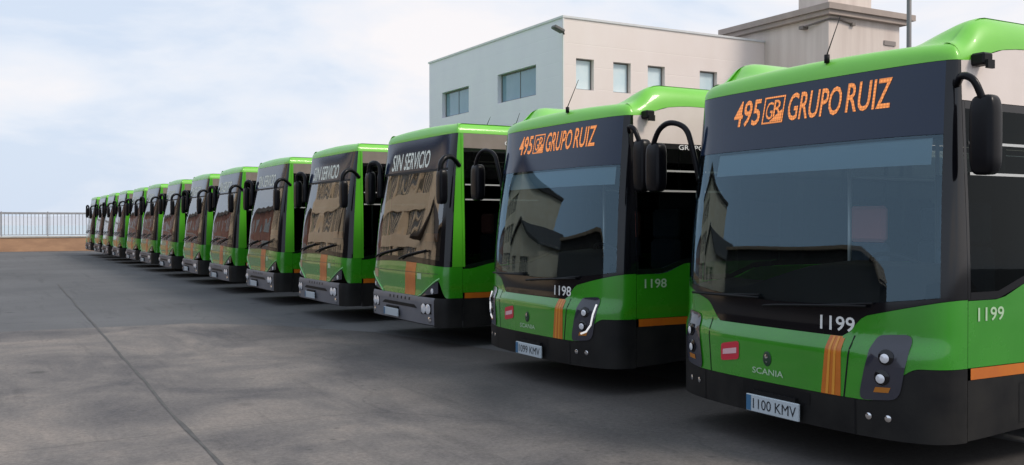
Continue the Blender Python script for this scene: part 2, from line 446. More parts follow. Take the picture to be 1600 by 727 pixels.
# ------------------------------------------------------------------ boundary wall and railing
WY = 63.4
def brick_material():
    m = mottled('orange_render', (0.38, 0.225, 0.14), (0.50, 0.305, 0.19), 0.9, rough=0.85, stretch=(1, 1, 3), bump=0.4)
    return m
bw = empty('boundary_wall', (-10, WY, 0))
wmb = MB(); wmb.box(-60, 50, 0, 0.25, 0, 0.80)
wmb.build('wall_face', brick_material(), bw)
cmb = MB(); cmb.box(-60, 50, -0.05, 0.30, 0.803, 0.90, bev=0.015)
cmb.build('coping', mottled('pale_coping', (0.42, 0.40, 0.37), (0.52, 0.50, 0.46), 2, rough=0.8), bw)
tag(bw, 'low orange rendered wall with pale coping closing the far end of the yard', 'wall')
fe = empty('railing', (-10, WY + 0.12, 0.90))
mg = mottled('galvanised_steel', (0.27, 0.28, 0.30), (0.34, 0.35, 0.37), 5, rough=0.5)
fm = MB()
fm.box(-60, 50, -0.03, 0.03, 1.30, 1.42); fm.box(-60, 50, -0.02, 0.02, 0.06, 0.10)
fm.build('rail', mg, fe)
bars = MB()
for k in range(0, 560):
    x = -30 + k * 0.20
    if x > 49: break
    bars.box(x, x + 0.034, -0.011, 0.011, 0.10, 1.34)
bars.build('bar_panel', mg, fe)
for k in range(0, 30):
    x = -30 + k * 2.45
    if x > 48: break
    pb = MB(); pb.box(x - 0.035, x + 0.035, -0.035, 0.035, 0.0, 1.46); pb.build('post', mg, fe)
tag(fe, 'grey metal bar railing standing on the low orange wall', 'railing')

# ------------------------------------------------------------------ white office building
def cladding(name, c0, c1, step=0.6, vert=False):
    m = mottled(name, c0, c1, 0.5, rough=0.55, stretch=(1, 1, 0.5), bump=0.0)
    nt = m.node_tree; L = nt.links; b = nt.nodes['Principled BSDF']
    g = N(m, 'ShaderNodeTexCoord'); sp = N(m, 'ShaderNodeSeparateXYZ'); L.new(g.outputs['Object'], sp.inputs[0])
    md = N(m, 'ShaderNodeMath', operation='PINGPONG'); md.inputs[1].default_value = step / 2
    L.new(sp.outputs['Z'], md.inputs[0])
    mr = N(m, 'ShaderNodeMapRange'); mr.inputs['From Min'].default_value = 0; mr.inputs['From Max'].default_value = 0.02
    L.new(md.outputs[0], mr.inputs['Value'])
    bp = N(m, 'ShaderNodeBump', Strength=0.22, Distance=0.02); L.new(mr.outputs[0], bp.inputs['Height']); L.new(bp.outputs[0], b.inputs['Normal'])
    return m

BX, BY0, BY1, BX1, BH = 21.0, 32.9, 45.9, 32.0, 10.0
bld = empty('office_building', (BX, BY0, 0))
def wall_x(mb, x, y0, y1, z0, z1, holes, th, sgn):
    """wall in the plane x, thickness th inwards (sgn +1 towards +X), with rectangular holes"""
    ysx = sorted({y0, y1} | {h[0] for h in holes} | {h[1] for h in holes})
    zsx = sorted({z0, z1} | {h[2] for h in holes} | {h[3] for h in holes})
    for a, b in zip(ysx, ysx[1:]):
        for c, d in zip(zsx, zsx[1:]):
            if any(h[0] <= a + 1e-6 and b <= h[1] + 1e-6 and h[2] <= c + 1e-6 and d <= h[3] + 1e-6 for h in holes): continue
            mb.poly([(x, a, c), (x, b, c), (x, b, d), (x, a, d)])
    for h in holes:
        p = [(h[0], h[2]), (h[1], h[2]), (h[1], h[3]), (h[0], h[3])]
        for k in range(4):
            u, v = p[k], p[(k + 1) % 4]
            mb.poly([(x, *u), (x, *v), (x + sgn * th, *v), (x + sgn * th, *u)])
def wall_y(mb, y, x0, x1, z0, z1, holes, th, sgn):
    t = MB(); wall_x(t, y, x0, x1, z0, z1, holes, th, sgn)
    b = len(mb.v); mb.v += [(v[1], v[0], v[2]) for v in t.v]
    for f in t.f: mb.f.append([b + k for k in f]); mb.mi.append(0); mb.sm.append(False)
LY, RX = BY1 - BY0, BX1 - BX
# holes on the long side (relative to the building corner)
lh = [(2.15, 5.55, 7.12, 8.42), (8.45, 11.45, 7.02, 8.30), (2.15, 5.55, 2.6, 4.0), (8.45, 11.45, 2.6, 4.0)]
rh = [(a, b, c, d) for (c, d) in ((7.15, 8.42), (2.6, 4.0)) for (a, b) in ((0.62, 1.50), (2.48, 3.38), (4.28, 5.20), (7.15, 8.15))]
w1 = MB(); wall_x(w1, 0, 0, LY, 0, BH, lh, 0.28, 1)
w1.build('cladding_wall', cladding('white_cladding_shaded', (0.79, 0.755, 0.825), (0.84, 0.81, 0.87), 0.55), bld)  # white wall, its cool shade tinted into the colour
w2 = MB(); wall_y(w2, 0, 0.0, RX, 0, BH, rh, 0.28, 1)
w2.build('render_wall', cladding('white_render_sunlit', (0.80, 0.69, 0.63), (0.84, 0.74, 0.69), 0.9), bld)  # white wall, the warm sunlight tinted into the colour
w3 = MB(); w3.poly([(0, LY, 0), (RX, LY, 0), (RX, LY, BH), (0, LY, BH)]); w3.build('rear_wall', mottled('rear_render', (0.55, 0.5, 0.46), (0.6, 0.55, 0.5), 1), bld)
rf = MB(); rf.box(0.02, RX, 0.02, LY - 0.02, BH - 0.4, BH - 0.3)
rf.build('roof', mottled('roof_membrane', (0.3, 0.3, 0.3), (0.35, 0.35, 0.34), 1), bld)
cp = MB(); cp.box(-0.05, 0.30, -0.05, LY + 0.05, BH + 0.003, BH + 0.09); cp.box(0.302, RX, -0.05, 0.25, BH + 0.003, BH + 0.09)
cp.build('parapet_cap', mottled('cap_metal', (0.62, 0.62, 0.62), (0.7, 0.69, 0.68), 2, rough=0.4), bld)
cs = MB(); cs.box(-0.035, 0.03, -0.035, 0.03, 0.05, BH - 0.002)
cs.build('corner_strip', mat('corner_metal', (0.72, 0.70, 0.68), 0.4), bld)
wf = mat('window_frame_grey', (0.16, 0.155, 0.15), 0.5)
wgl = mottled('office_glass', (0.14, 0.26, 0.33), (0.18, 0.30, 0.37), 1.0, rough=0.08, coat=0.6)
wgl2 = mottled('office_glass_skylit', (0.60, 0.74, 0.78), (0.70, 0.80, 0.82), 1.5, rough=0.08, coat=0.6)  # pale base colour stands in for sky mirrored in the panes
for (a, b, c, d) in lh:
    f = MB()
    for q in ((a, a + .07, c, d), (b - .07, b, c, d), (a + .07, b - .07, c, c + .07), (a + .07, b - .07, d - .07, d)):
        f.box(0.20, 0.27, *q)
    f.box(0.21, 0.26, (a + b) / 2 - .02, (a + b) / 2 + .02, c + .07, d - .07)
    fo = f.build('window', wf, bld)
    g = MB(); g.box(0.225, 0.245, a + .07, b - .07, c + .07, d - .07); g.build('pane', wgl, fo)
for (a, b, c, d) in rh:
    f = MB()
    for q in ((a, a + .05, c, d), (b - .05, b, c, d), (a + .05, b - .05, c, c + .05), (a + .05, b - .05, d - .05, d)):
        f.box(q[0], q[1], 0.20, 0.27, q[2], q[3])
    fo = f.build('window', wf, bld)
    g = MB(); g.box(a + .05, b - .05, 0.225, 0.245, c + .05, d - .05); g.build('pane', wgl2, fo)
tag(bld, 'white flat roofed office building, one side tinted for shade, the other for sun', 'building')

fl = empty('floodlight', (BX - 0.25, BY0 - 0.2, 9.42))
m_ = MB(); m_.box(-0.38, 0.12, -0.16, 0.16, -0.07, 0.07, bev=0.03, mtx=Matrix.Rotation(R(20), 4, 'Y')); m_.build('lamp_head', mat('floodlight_grey', (0.12, 0.115, 0.11), 0.5), fl)
m_ = MB(); m_.tube([(0.08, 0, 0), (0.24, 0.12, -0.10)], 0.035); m_.build('bracket', M['black'], fl)
tag(fl, 'small dark floodlight on a bracket at the top corner of the office building', 'floodlight')

# tower block at the right end of the office building
TX0, TX1, TY0, TY1, TH = 32.004, 36.5, 29.1, 35.2, 10.55
tw = empty('tower_block', (TX0, TY0, 0))
tmat = mottled('stained_render', (0.60, 0.50, 0.44), (0.74, 0.64, 0.57), 0.9, rough=0.85, stretch=(1.6, 1.6, 0.12), bump=0.2, lo=0.3, hi=0.62)
t_ = MB(); t_.box(0, TX1 - TX0, 0, TY1 - TY0, 0, TH); t_.build('wall', tmat, tw)
t_ = MB(); t_.box(-0.28, TX1 - TX0 + .28, -0.28, TY1 - TY0 + .28, TH + .003, TH + .20); t_.box(-0.40, TX1 - TX0 + .60, -0.40, TY1 - TY0 + .40, TH + .203, TH + .46)
t_.build('cornice', mottled('cornice_render', (0.36, 0.29, 0.25), (0.45, 0.37, 0.32), 1.2, rough=0.85), tw)
t_ = MB(); t_.box(0.30, 3.0, 0.30, 2.0, TH + .463, TH + 3.2); t_.build('upper_block', tmat, tw)
t_ = MB(); t_.tube([(-0.25, 1.2, TH - 0.32), (-0.06, 0.4, TH - 0.2), (0, -0.06, TH - 0.16), (0.6, -0.08, TH - 0.12), (1.35, -0.08, TH - 0.22)], 0.045)
t_.box(1.3, 1.5, -0.14, -0.005, TH - .32, TH - .18); t_.box(-0.32, -0.005, 1.15, 1.4, TH - .4, TH - .26)
t_.build('conduit', mat('conduit_grey', (0.2, 0.17, 0.15), 0.7), tw)
t_ = MB(); t_.box(3.45, 4.2, -0.05, -0.005, TH - 0.95, TH - 0.75); t_.build('vent', mat('vent_grey', (0.28, 0.24, 0.22), 0.7), tw)
tag(tw, 'stained cream tower block with a jutting cornice beside the office building', 'tower')

# mast behind the nearest vehicle
pl = empty('lamp_mast', (21.0, 16.45, 0))
t_ = MB(); t_.lathe([(0.13, 0), (0.13, 0.05), (0.075, 0.06), (0.065, 4), (0.05, 12.5), (0.0, 12.5)], (0, 0, 0), 'Z', 12)
t_.build('mast', mat('mast_grey', (0.17, 0.16, 0.16), 0.5), pl)
t_ = MB(); t_.tube([(0, 0, 12.3), (-0.5, 0, 12.75), (-1.4, 0, 12.85)], 0.035); t_.box(-1.9, -1.35, -0.14, 0.14, 12.78, 12.92, bev=0.03)
t_.build('lamp_arm', M['roof_grey'], pl)
tag(pl, 'slim grey mast rising behind the nearest bus, in front of the tower block', 'mast')

# buildings across the yard: outside the frame, seen mirrored in the windscreens
dmat = mottled('tan_render', (0.78, 0.60, 0.42), (0.86, 0.70, 0.52), 0.5, rough=0.85, stretch=(1, 1, 2))
dwin = mat('depot_window_grey', (0.07, 0.075, 0.07), 0.2)
dtile = mottled('dark_tiles', (0.06, 0.05, 0.045), (0.10, 0.08, 0.07), 3, rough=0.9)
def far_window(parent, a, b, c, d):
    g = MB(); g.box(-0.26, -0.22, a, b, c, d); o = g.build('window', dwin, parent)
    g = MB()
    for k in range(1, 6): g.box(-0.219, -0.17, lerp(a, b, k / 6) - .05, lerp(a, b, k / 6) + .05, c, d)
    g.build('mullions', dmat, o)
dp = empty('depot_hall', (-8, 41.7, 0)); DL, DH = 21.2, 11.0
holes = [(0.5 + k * 4.1, 4.3 + k * 4.1, z0, z0 + 2.0) for k in range(5) for z0 in (0.9, 4.2, 7.5)]
t_ = MB(); wall_x(t_, 0, 0, DL, 0, DH, holes, 0.3, -1); t_.build('wall', dmat, dp)
t_ = MB(); t_.poly([(0, 0, 0), (-9, 0, 0), (-9, 0, DH), (0, 0, DH)]); t_.build('end_wall', dmat, dp)
t_ = MB(); t_.box(-9, 0.5, -0.4, DL + .4, DH + .003, DH + .4); t_.build('roof', dtile, dp)
for h in holes: far_window(dp, *h)
tag(dp, 'tall tan depot hall with rows of windows, mirrored in the flat windscreens', 'building')
hs = empty('gabled_house', (-8, 30.5, 0)); HL, HE, HA = 11.0, 3.9, 6.1
holes = [(1.4, 4.4, 1.0, 2.6), (6.2, 9.2, 1.0, 2.6)]
t_ = MB(); wall_x(t_, 0, 0, HL, 0, HE, holes, 0.3, -1)
t_.poly([(0, 0, HE), (0, HL, HE), (0, HL / 2, HA)]); t_.build('gable_wall', dmat, hs)
t_ = MB(); t_.poly([(0, 0, 0), (-8, 0, 0), (-8, 0, HE), (0, 0, HE)]); t_.build('end_wall', dmat, hs)
t_ = MB()
for sg in (0, 1):
    y0 = -0.5 if sg == 0 else HL + .5; zz = HE - .22
    t_.poly([(.6, y0, zz), (.6, HL / 2, HA + .1), (-8.5, HL / 2, HA + .1), (-8.5, y0, zz)])
    t_.poly([(.6, y0, zz), (.6, HL / 2, HA + .1), (.6, HL / 2, HA + .42), (.6, y0, zz + .3)])
t_.build('roof', dtile, hs)
for h in holes: far_window(hs, *h)
tag(hs, 'tan gabled house with a dark tiled roof, mirrored in the windscreen of bus 1198', 'building')
tr = empty('brick_terrace', (-8, 66, 0))
t_ = MB(); t_.box(-9, 0, 0, 90, 0, 6.5); t_.build('wall', mottled('red_brown_brick', (0.16, 0.065, 0.045), (0.26, 0.12, 0.085), .6, rough=.9, stretch=(1, 1, .4)), tr)
t_ = MB(); t_.box(-9.4, .4, -.4, 90.4, 6.503, 6.9); t_.build('roof', dtile, tr)
for k in range(12):
    for z0 in (1.0, 4.0):
        t_ = MB(); t_.box(-.02, .03, 2 + k * 7.3, 5.2 + k * 7.3, z0, z0 + 1.7); t_.build('window', dwin, tr)
tag(tr, 'long red brown brick terrace beyond the yard wall, mirrored in the far windscreens', 'building')
sh = empty('reflection_shed', (-9.5, 8.5, 0))  # added out of view, shaped so its mirror image darkens the lower windscreen
prof = [(19, 0), (19, 4.2), (6, 4.2), (3.6, 4.0), (1.6, 3.3), (.4, 2.2), (0, 0)]
t_ = MB(); t_.poly([(0, y, z) for y, z in prof]); t_.poly([(-5, y, z) for y, z in prof])
t_.build('wall', mottled('dark_timber', (0.045, 0.036, 0.032), (0.075, 0.058, 0.048), 1.2, rough=0.9, stretch=(1, 4, .3)), sh)
t_ = MB(); pr = prof[1:6]
for (y0, z0), (y1, z1) in zip(pr, pr[1:]):
    t_.poly([(.35, y0, z0 + .01), (.35, y1, z1 + .01), (-5.3, y1, z1 + .01), (-5.3, y0, z0 + .01)]); t_.poly([(.35, y0, z0 + .01), (.35, y1, z1 + .01), (.35, y1, z1 + .24), (.35, y0, z0 + .24)])
    t_.poly([(.35, y0, z0 + .24), (.35, y1, z1 + .24), (-5.3, y1, z1 + .24), (-5.3, y0, z0 + .24)])
t_.build('roof', mottled('tan_roof_edge', (0.33, 0.22, 0.15), (0.42, 0.29, 0.2), 1.5, rough=0.85), sh)
tag(sh, 'unseen low shed with a tan roof edge, added to darken the windscreen of bus 1199', 'shed')

# ------------------------------------------------------------------ buses
LEN = 12.0
class Spec: pass
A = Spec(); A.m = 2.9; A.xs = 0.46; A.zt = 2.72; A.caph = 0.12; A.capR = 0.13
def leanA(z):
    return 0.015 * max(0, (0.5 - z) / 0.5) + 0.055 * ss(0.80, 0.93, z) + 0.31 * max(0.0, (min(z, 2.0) - 0.92) / 1.8) ** 1.9 + 0.207 * max(0.0, z - 2.0)
def WA(z): return 1.275 - 0.06 * ss(1.1, 2.9, z)
A.lean, A.W = leanA, WA
B = Spec(); B.m = 5.5; B.xs = 0.38; B.zt = 2.88; B.caph = 0.13; B.capR = 0.12
def leanB(z):
    return 0.02 * max(0, (0.5 - z) / 0.5) + 0.03 * ss(0.62, 0.70, z) + 0.02 * ss(0.95, 1.15, z) + 0.25 * max(0.0, (z - 1.12) / 1.76) ** 1.35
def WB(z): return 1.275 - 0.05 * ss(1.1, 2.9, z)
B.lean, B.W = leanB, WB

def fp(S, q, z, off=0.0):
    """point on the bowed front: q = -1..1 across (positive = +Y), z height, off = out along the normal"""
    W, L = S.W(z), S.lean(z); a = S.xs - L; m = S.m
    qa = min(1.0, abs(q)); c = (1 - qa ** m) ** (1 / m)
    x = L + a * (1 - c); y = W * (1 if q >= 0 else -1) * qa
    nx = -(c ** (m - 1)) / a; ny = (qa ** (m - 1)) / W
    l = math.hypot(nx, ny); nx /= l; ny /= l
    return Vector((x + off * nx, y + off * ny * (1 if q >= 0 else -1), z))

def q_of_s(S, s):
    t = abs(s) * math.pi / 2
    return (1 if s >= 0 else -1) * math.sin(t) ** (2 / S.m)
def s_of_q(S, q):
    return (1 if q >= 0 else -1) * math.asin(min(1, abs(q)) ** (S.m / 2)) / (math.pi / 2)

def front(mb, S, q0, q1, zl, zh, off=0.0, na=36, nb=8, mi=0):
    """skin on the front between heights zl(q) and zh(q)"""
    s0, s1 = s_of_q(S, q0), s_of_q(S, q1)
    f0 = zl if callable(zl) else (lambda q: zl); f1 = zh if callable(zh) else (lambda q: zh)
    def fn(a, b):
        q = q_of_s(S, lerp(s1, s0, a)); return fp(S, q, lerp(f0(q), f1(q), b), off)
    mb.grid(fn, na, nb, mi)

def decal(mb, S, qz, off, na=6, nb=6, mi=0):
    """four corners (q,z): lower right, upper right, upper left, lower left as seen; bilinear on the front"""
    (a0, a1, a2, a3) = qz
    def fn(u, v):
        q = lerp(lerp(a0[0], a3[0], u), lerp(a1[0], a2[0], u), v); z = lerp(lerp(a0[1], a3[1], u), lerp(a1[1], a2[1], u), v)
        return fp(S, q, z, off)
    mb.grid(fn, na, nb, mi)

def side(mb, S, sg, x0, x1, zl, zh, off=0.0, na=40, nb=4, mi=0):
    f0 = zl if callable(zl) else (lambda x: zl); f1 = zh if callable(zh) else (lambda x: zh)
    def fn(a, b):
        x = lerp(x0, x1, a if sg < 0 else 1 - a); z = lerp(f0(x), f1(x), b); return (x, sg * (S.W(z) + off), z)
    mb.grid(fn, na, nb, mi)

def decal_round(mb, S, qz, off, rad=.22, mi=0, rings=6):
    (a0, a1, a2, a3) = qz
    def at(u, v):
        q = lerp(lerp(a0[0], a3[0], u), lerp(a1[0], a2[0], u), v); z = lerp(lerp(a0[1], a3[1], u), lerp(a1[1], a2[1], u), v)
        return fp(S, q, z, off)
    n = 40
    def fn(a, b):
        t = a * 2 * math.pi; e = 2 * rad + .12
        def pw(x): return math.copysign(abs(x) ** e, x)
        return at(.5 + .5 * b * pw(math.cos(t)), .5 + .5 * b * pw(math.sin(t)))
    mb.grid(fn, n, rings, mi)

def disc_on(mb, S, q, z, r, off, rz=None, n=18, mi=0):
    c = fp(S, q, z, off); d = (fp(S, q + 0.01, z, off) - c).normalized(); u = (fp(S, q, z + 0.01, off) - c).normalized()
    rz = rz or r
    nrm = u.cross(d)
    if nrm.x > 0: nrm = -nrm
    b = len(mb.v)
    mb.v.append(tuple(c + nrm * r * 0.35))
    for k in range(n):
        t = 2 * math.pi * k / n; mb.v.append(tuple(c + d * r * math.cos(t) + u * rz * math.sin(t)))
    for k in range(n):
        mb.f.append([b, b + 1 + k, b + 1 + (k + 1) % n]); mb.mi.append(mi); mb.sm.append(True)

def ftext(mb, S, body, yl, yr, z0, z1, off, bold=0.0, mi=0, space=1.0, shear=0.0):
    """lettering on the front: yl = y of the left end as the viewer sees it (the larger y)"""
    add_text(mb, body, lambda u, v: fp(S, lerp(yl, yr, u) / S.W(1.5), lerp(z0, z1, v) + shear * (u - .5), off), bold, mi, space)
def stext(mb, S, body, x0, x1, z0, z1, off, bold=0.0, mi=0):
    add_text(mb, body, lambda u, v: (lerp(x0, x1, u), -(S.W(lerp(z0, z1, v)) + off), lerp(z0, z1, v)), bold, mi)

WX = (2.75, 8.75)
def arch(x, r=0.58, zc=0.48):
    z = 0
    for c in WX:
        d = abs(x - c)
        if d < r: z = max(z, zc + math.sqrt(r * r - d * d))
    return z

def wheel(x, sg, root):
    y = sg * 1.02; s_ = sg
    t = MB(); t.lathe([(0.29, -0.13 * s_), (0.44, -0.14 * s_), (0.475, -0.10 * s_), (0.48, 0), (0.475, 0.10 * s_), (0.44, 0.14 * s_), (0.29, 0.13 * s_)], (x, y, 0.48), 'Y', 30)
    w = t.build('wheel', M['tyre'], root)
    t = MB(); t.lathe([(0.30, 0.10 * s_), (0.285, 0.125 * s_), (0.25, 0.06 * s_), (0.14, 0.03 * s_), (0.12, 0.10 * s_), (0.0, 0.11 * s_)], (x, y, 0.48), 'Y', 26)
    t.build('rim', M['rim'], w)

def mirror_head(parent, c, w, h, d, tilt=0.0):
    t = MB(); mt = Matrix.Translation(c) @ Matrix.Rotation(tilt, 4, 'Z')
    def fn(a, b):
        th = a * 2 * math.pi; ph = (b - .5) * math.pi
        e = 0.42
        def pw(v): return math.copysign(abs(v) ** e, v)
        return mt @ Vector((d / 2 * pw(math.cos(ph)) * pw(math.cos(th)), w / 2 * pw(math.cos(ph)) * pw(math.sin(th)), h / 2 * pw(math.sin(ph))))
    t.grid(fn, 24, 14)
    o = t.build('mirror_head', M['mirror_black'], parent)
    g = MB(); x = d / 2 + 0.004
    g.poly([mt @ Vector(p) for p in ((x, -w * .40, -h * .42), (x, w * .40, -h * .42), (x, w * .40, h * .42), (x, -w * .40, h * .42))])
    return o

def smooth_path(pts, n=6):
    P = [Vector(p) for p in pts]; out = []
    for i in range(len(P) - 1):
        p0, p1, p2, p3 = P[max(i - 1, 0)], P[i], P[i + 1], P[min(i + 2, len(P) - 1)]
        for k in range(n):
            t = k / n
            out.append(0.5 * ((2 * p1) + (p2 - p0) * t + (2 * p0 - 5 * p1 + 4 * p2 - p3) * t * t + (3 * p1 - p0 - 3 * p2 + p3) * t ** 3))
    out.append(P[-1]); return out

def common(S, root, flat):
    """parts both kinds of bus share: sides from x = xs back, rear, roof, floor, wheels, seats"""
    zt = S.zt; G = 0.003
    ztop_pan = zt - (0.26 if not flat else 0.20)     # top of the side windows
    belt = (lambda x: 1.175 + 0.11 * ss(0.75, 1.15, x)) if not flat else (lambda x: 1.06 + 0.10 * ss(0.42, 1.0, x) - 0.04 * ss(3, 3.4, x))
    body = MB()
    for sg in (-1, 1):
        side(body, S, sg, S.xs + .004, LEN, lambda x: max(0.74, arch(x)), lambda x: max(belt(x) - .004, arch(x)), na=120, nb=4)
    # cross-section of the rear
    W = S.W(1.0)
    body.grid(lambda a, b: (LEN + 0.06 * (1 - (2 * a - 1) ** 4), W * (2 * a - 1), lerp(0.62, 1.5, b)), 16, 2)
    body.grid(lambda a, b: (LEN + 0.06 * (1 - (2 * a - 1) ** 4) - 0.1 * b, (W - .05 * b) * (2 * a - 1), lerp(2.45, zt, b)), 16, 2)
    # front skin is added by the caller on the same mesh
    # skirts
    for sg in (-1, 1):
        sk = MB()
        side(sk, S, sg, S.xs + .004, LEN, lambda x: min(0.66, max(0.27 + .03 * ss(.4, 1.2, x), arch(x))), 0.66, na=120, nb=3)
        sk.build('skirt', M['skirt'], root)
    sk = MB()
    sk.grid(lambda a, b: (LEN + 0.06 * (1 - (2 * a - 1) ** 4), W * (2 * a - 1), lerp(0.3, 0.617, b)), 12, 1)
    sk.build('rear_bumper', M['skirt'], root)
    for sg in (-1, 1):
        st = MB()
        side(st, S, sg, S.xs + .03, LEN - .01, lambda x: min(.736, max(0.663, arch(x))), lambda x: max(.736, min(.736, arch(x))), off=0.002, na=120, nb=1)
        st.build('side_stripe', M['orange'], root)
    # cream panel above the windows
    for sg in (-1, 1):
        cpn = MB()
        side(cpn, S, sg, S.xs + .004, LEN, ztop_pan + .004, lambda x: zt + .0 + (0 if flat else .080 * ss(S.xs + .02, S.xs + .45, x) + .045 * ss(.6, 1.2, x)), na=80, nb=3)
        cpn.build('upper_side_panel', M['taupe'] if flat else M['cream'], root)
    # side panes with black pillars
    edges = [S.xs + .03, 1.62, 3.1, 4.6, 6.1, 7.6, 9.1, 10.5, 11.85]
    pil = MB()
    for sg in (-1, 1):
        xs = [(S.xs + .004, S.xs + .03)] + [(e - .04, e + .04) for e in edges[1:-1]] + [(11.81, LEN)]
        for (a, b) in xs:
            side(pil, S, sg, a, b, belt, ztop_pan, na=1, nb=6)
        side(pil, S, sg, S.xs + .03, 11.81, lambda x: belt(x), lambda x: belt(x) + .05, off=.001, na=40, nb=1)
        side(pil, S, sg, S.xs + .03, 11.81, ztop_pan - .05, ztop_pan, off=.001, na=40, nb=1)
        for i in range(len(edges) - 1):
            pn = MB(); a = edges[i] + (.04 if i else 0); b = edges[i + 1] - .04
            side(pn, S, sg, a, b, lambda x: belt(x) + .05, ztop_pan - .05, na=4, nb=6)
            pn.build('side_window', M['side_glass'], root)
    pil.build('window_pillars', M['black_gloss'], root)
    # sliding vent rails in the driver's window
    for z in (2.18, 1.98):
        gr = MB(); side(gr, S, -1, S.xs + .05, 1.57, z, z + .018, off=.006, na=3, nb=1); gr.build('window_rail', M['grab'], root)
    for sg in (-1, 1):
        for xx in (1.62, 4.6, 6.1, 7.6, 10.5):
            sm_ = MB(); side(sm_, S, sg, xx - .004, xx + .004, .30, lambda x: belt(x) - .01, off=.003, na=1, nb=6); sm_.build('panel_seam', M['black'], root)
    for (xa, xb) in ((1.0, 1.5), (4.75, 5.6)):
        ht = MB()
        for (a, b, c, d) in ((xa, xb, .34, .345), (xa, xb, .60, .605), (xa, xa + .006, .345, .60), (xb - .006, xb, .345, .60)): side(ht, S, -1, a, b, c, d, off=.003, na=1, nb=1)
        ht.build('hatch_line', M['black'], root)
    # rear window
    rw = MB(); rw.grid(lambda a, b: (LEN + 0.06 * (1 - (2 * a - 1) ** 4), W * .97 * (2 * a - 1), lerp(1.503, 2.447, b)), 12, 2)
    rw.build('rear_window', M['black_gloss'], root)
    for sg in (-1, 1):
        tl = MB(); tl.box(LEN + .0, LEN + .05, sg * 1.05 - .09, sg * 1.05 + .09, .8, 1.4, bev=.012); tl.build('tail_light', M['tail_red'], root)
    # roof: front cap, crown, edges
    rfm = MB()
    def crown(y): return 0.035 * (1 - (y / 1.28) ** 2)
    def capf(a, b):
        q = q_of_s(S, lerp(-1, 1, a)); t = b * math.pi / 2
        p = fp(S, q, zt, -(1 - math.cos(t)) * S.capR)
        p.z = zt + 0.003 + (S.caph + crown(p.y)) * math.sin(t); return p
    rfm.grid(capf, 48, 8)
    def hump(x, y):
        if flat: return 0.0
        return (.20 * ss(.34, .86, x) - .06 * ss(9.5, 11.8, x)) * ss(.55, 1.10, abs(y)) ** .8
    def top(a, b):
        p = capf(a, 1.0); x = lerp(p.x, LEN - .12, b ** 2.2); return (x, p.y, p.z + hump(x, p.y) * ss(p.x, p.x + .25, x))
    rfm.grid(top, 72, 60)
    yi = S.W(zt) - S.capR
    def eb(x): return zt + .003 + (0 if flat else .080 * ss(S.xs + .02, S.xs + .45, x) + .045 * ss(.6, 1.2, x))
    for sg in (-1, 1):
        def edgef(a, b):
            t = b * math.pi / 2; x = lerp(S.xs, LEN - .12, a ** 2.2); z1 = zt + .003 + S.caph + crown(yi) + hump(x, yi) * ss(S.xs, S.xs + .25, x)
            return (x, sg * (S.W(zt) - (1 - math.cos(t)) * S.capR), eb(x) + (z1 - eb(x)) * math.sin(t))
        rfm.grid(edgef, 60, 8)
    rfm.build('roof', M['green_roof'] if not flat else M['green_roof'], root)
    # floor, ceiling and inside
    fl_ = MB(); fl_.box(0.12, LEN - .05, -.70, .70, .33, .42)
    for sg in (-1, 1):
        ya, yb = sorted((sg * .702, sg * 1.2))
        for xa, xb in ((.5, WX[0] - .6), (WX[0] + .6, WX[1] - .6), (WX[1] + .6, LEN - .05)): fl_.box(xa, xb, ya, yb, .33, .42)
    fl_.build('floor', M['inner_dark'], root)
    ce = MB(); ce.box(0.62, LEN - .1, -1.05, 1.05, zt - .10, zt - .06); ce.build('ceiling', M['inner'], root)
    db = MB()
    def dsh(a, b):
        y = lerp(-1.12, 1.12, a); qq = y / 1.275
        zfun = 1.18 + .20 * ss(.5, -.25, qq) * ss(-1.1, -.7, qq) if not flat else 1.16
        prof = [(0.05, .95), (0.07, zfun - .03), (0.22, zfun), (0.50, zfun + .02), (0.62, zfun - .10), (0.60, .5)]
        i = min(int(b * 5 + .5), 5); px, pz = prof[i]
        base = fp(S, qq * .98, min(pz, 1.4), 0).x
        return (max(base + .03, base + px), y, pz)
    db.grid(dsh, 24, 5)
    db.build('dashboard', M['dash'], root)
    sw = MB()
    cx, cy, cz = 0.66, -0.62, 1.28
    pts = []
    for k in range(25):
        t = 2 * math.pi * k / 24
        pts.append((cx + .23 * math.cos(t) * .75, cy + .23 * math.sin(t), cz + .23 * math.cos(t) * -.55 + 0.05))
    sw.tube(pts, .018, 6, cap=False); sw.tube([(cx, cy, cz + .05), (cx - .12, cy, cz - .2)], .04)
    sw.tube([(cx, cy - .22, cz + .05), (cx, cy + .22, cz + .05)], .014, 6)
    sw.build('steering_wheel', M['black'], root)
    def seat(x, y, m_, red, w=.44, zf=.42, name='passenger_seat'):
        s = MB(); s.box(x, x + .42, y - w / 2, y + w / 2, zf + .42, zf + .52, bev=.03)
        s.box(x + .38, x + .48, y - w / 2, y + w / 2, zf + .50, zf + 1.08, bev=.04, mtx=None)
        s.box(x + .12, x + .30, y - .12, y + .12, zf, zf + .42)
        o = s.build(name, m_, root)
        h = MB(); h.box(x + .39, x + .475, y - w / 2 + .03, y + w / 2 - .03, zf + 1.085, zf + 1.40, bev=.03); h.build('headrest', red, o)
    seat(.92, -.62, M['seat'], M['seat'], .48, .42, 'driver_seat')
    pb = MB(); pb.box(1.58, 1.62, -1.12, -.2, .42, 2.05); pb.build('driver_partition', M['inner_dark'], root)
    for i, x in enumerate((1.35, 2.6, 3.4, 4.2, 5.0, 6.2)):
        for y in ((.62, ) if i == 0 else (.85, .40, -.40, -.85)):
            seat(x, y, M['seat'], M['seat_red'] if (i == 0) else M['seat'])
    gb = MB()
    for (x, y) in ((1.2, .32), (2.3, .32), (2.3, -.3), (3.9, .3), (3.9, -.3)):
        gb.tube([(x, y, .42), (x, y, zt - .1)], .018, 6)
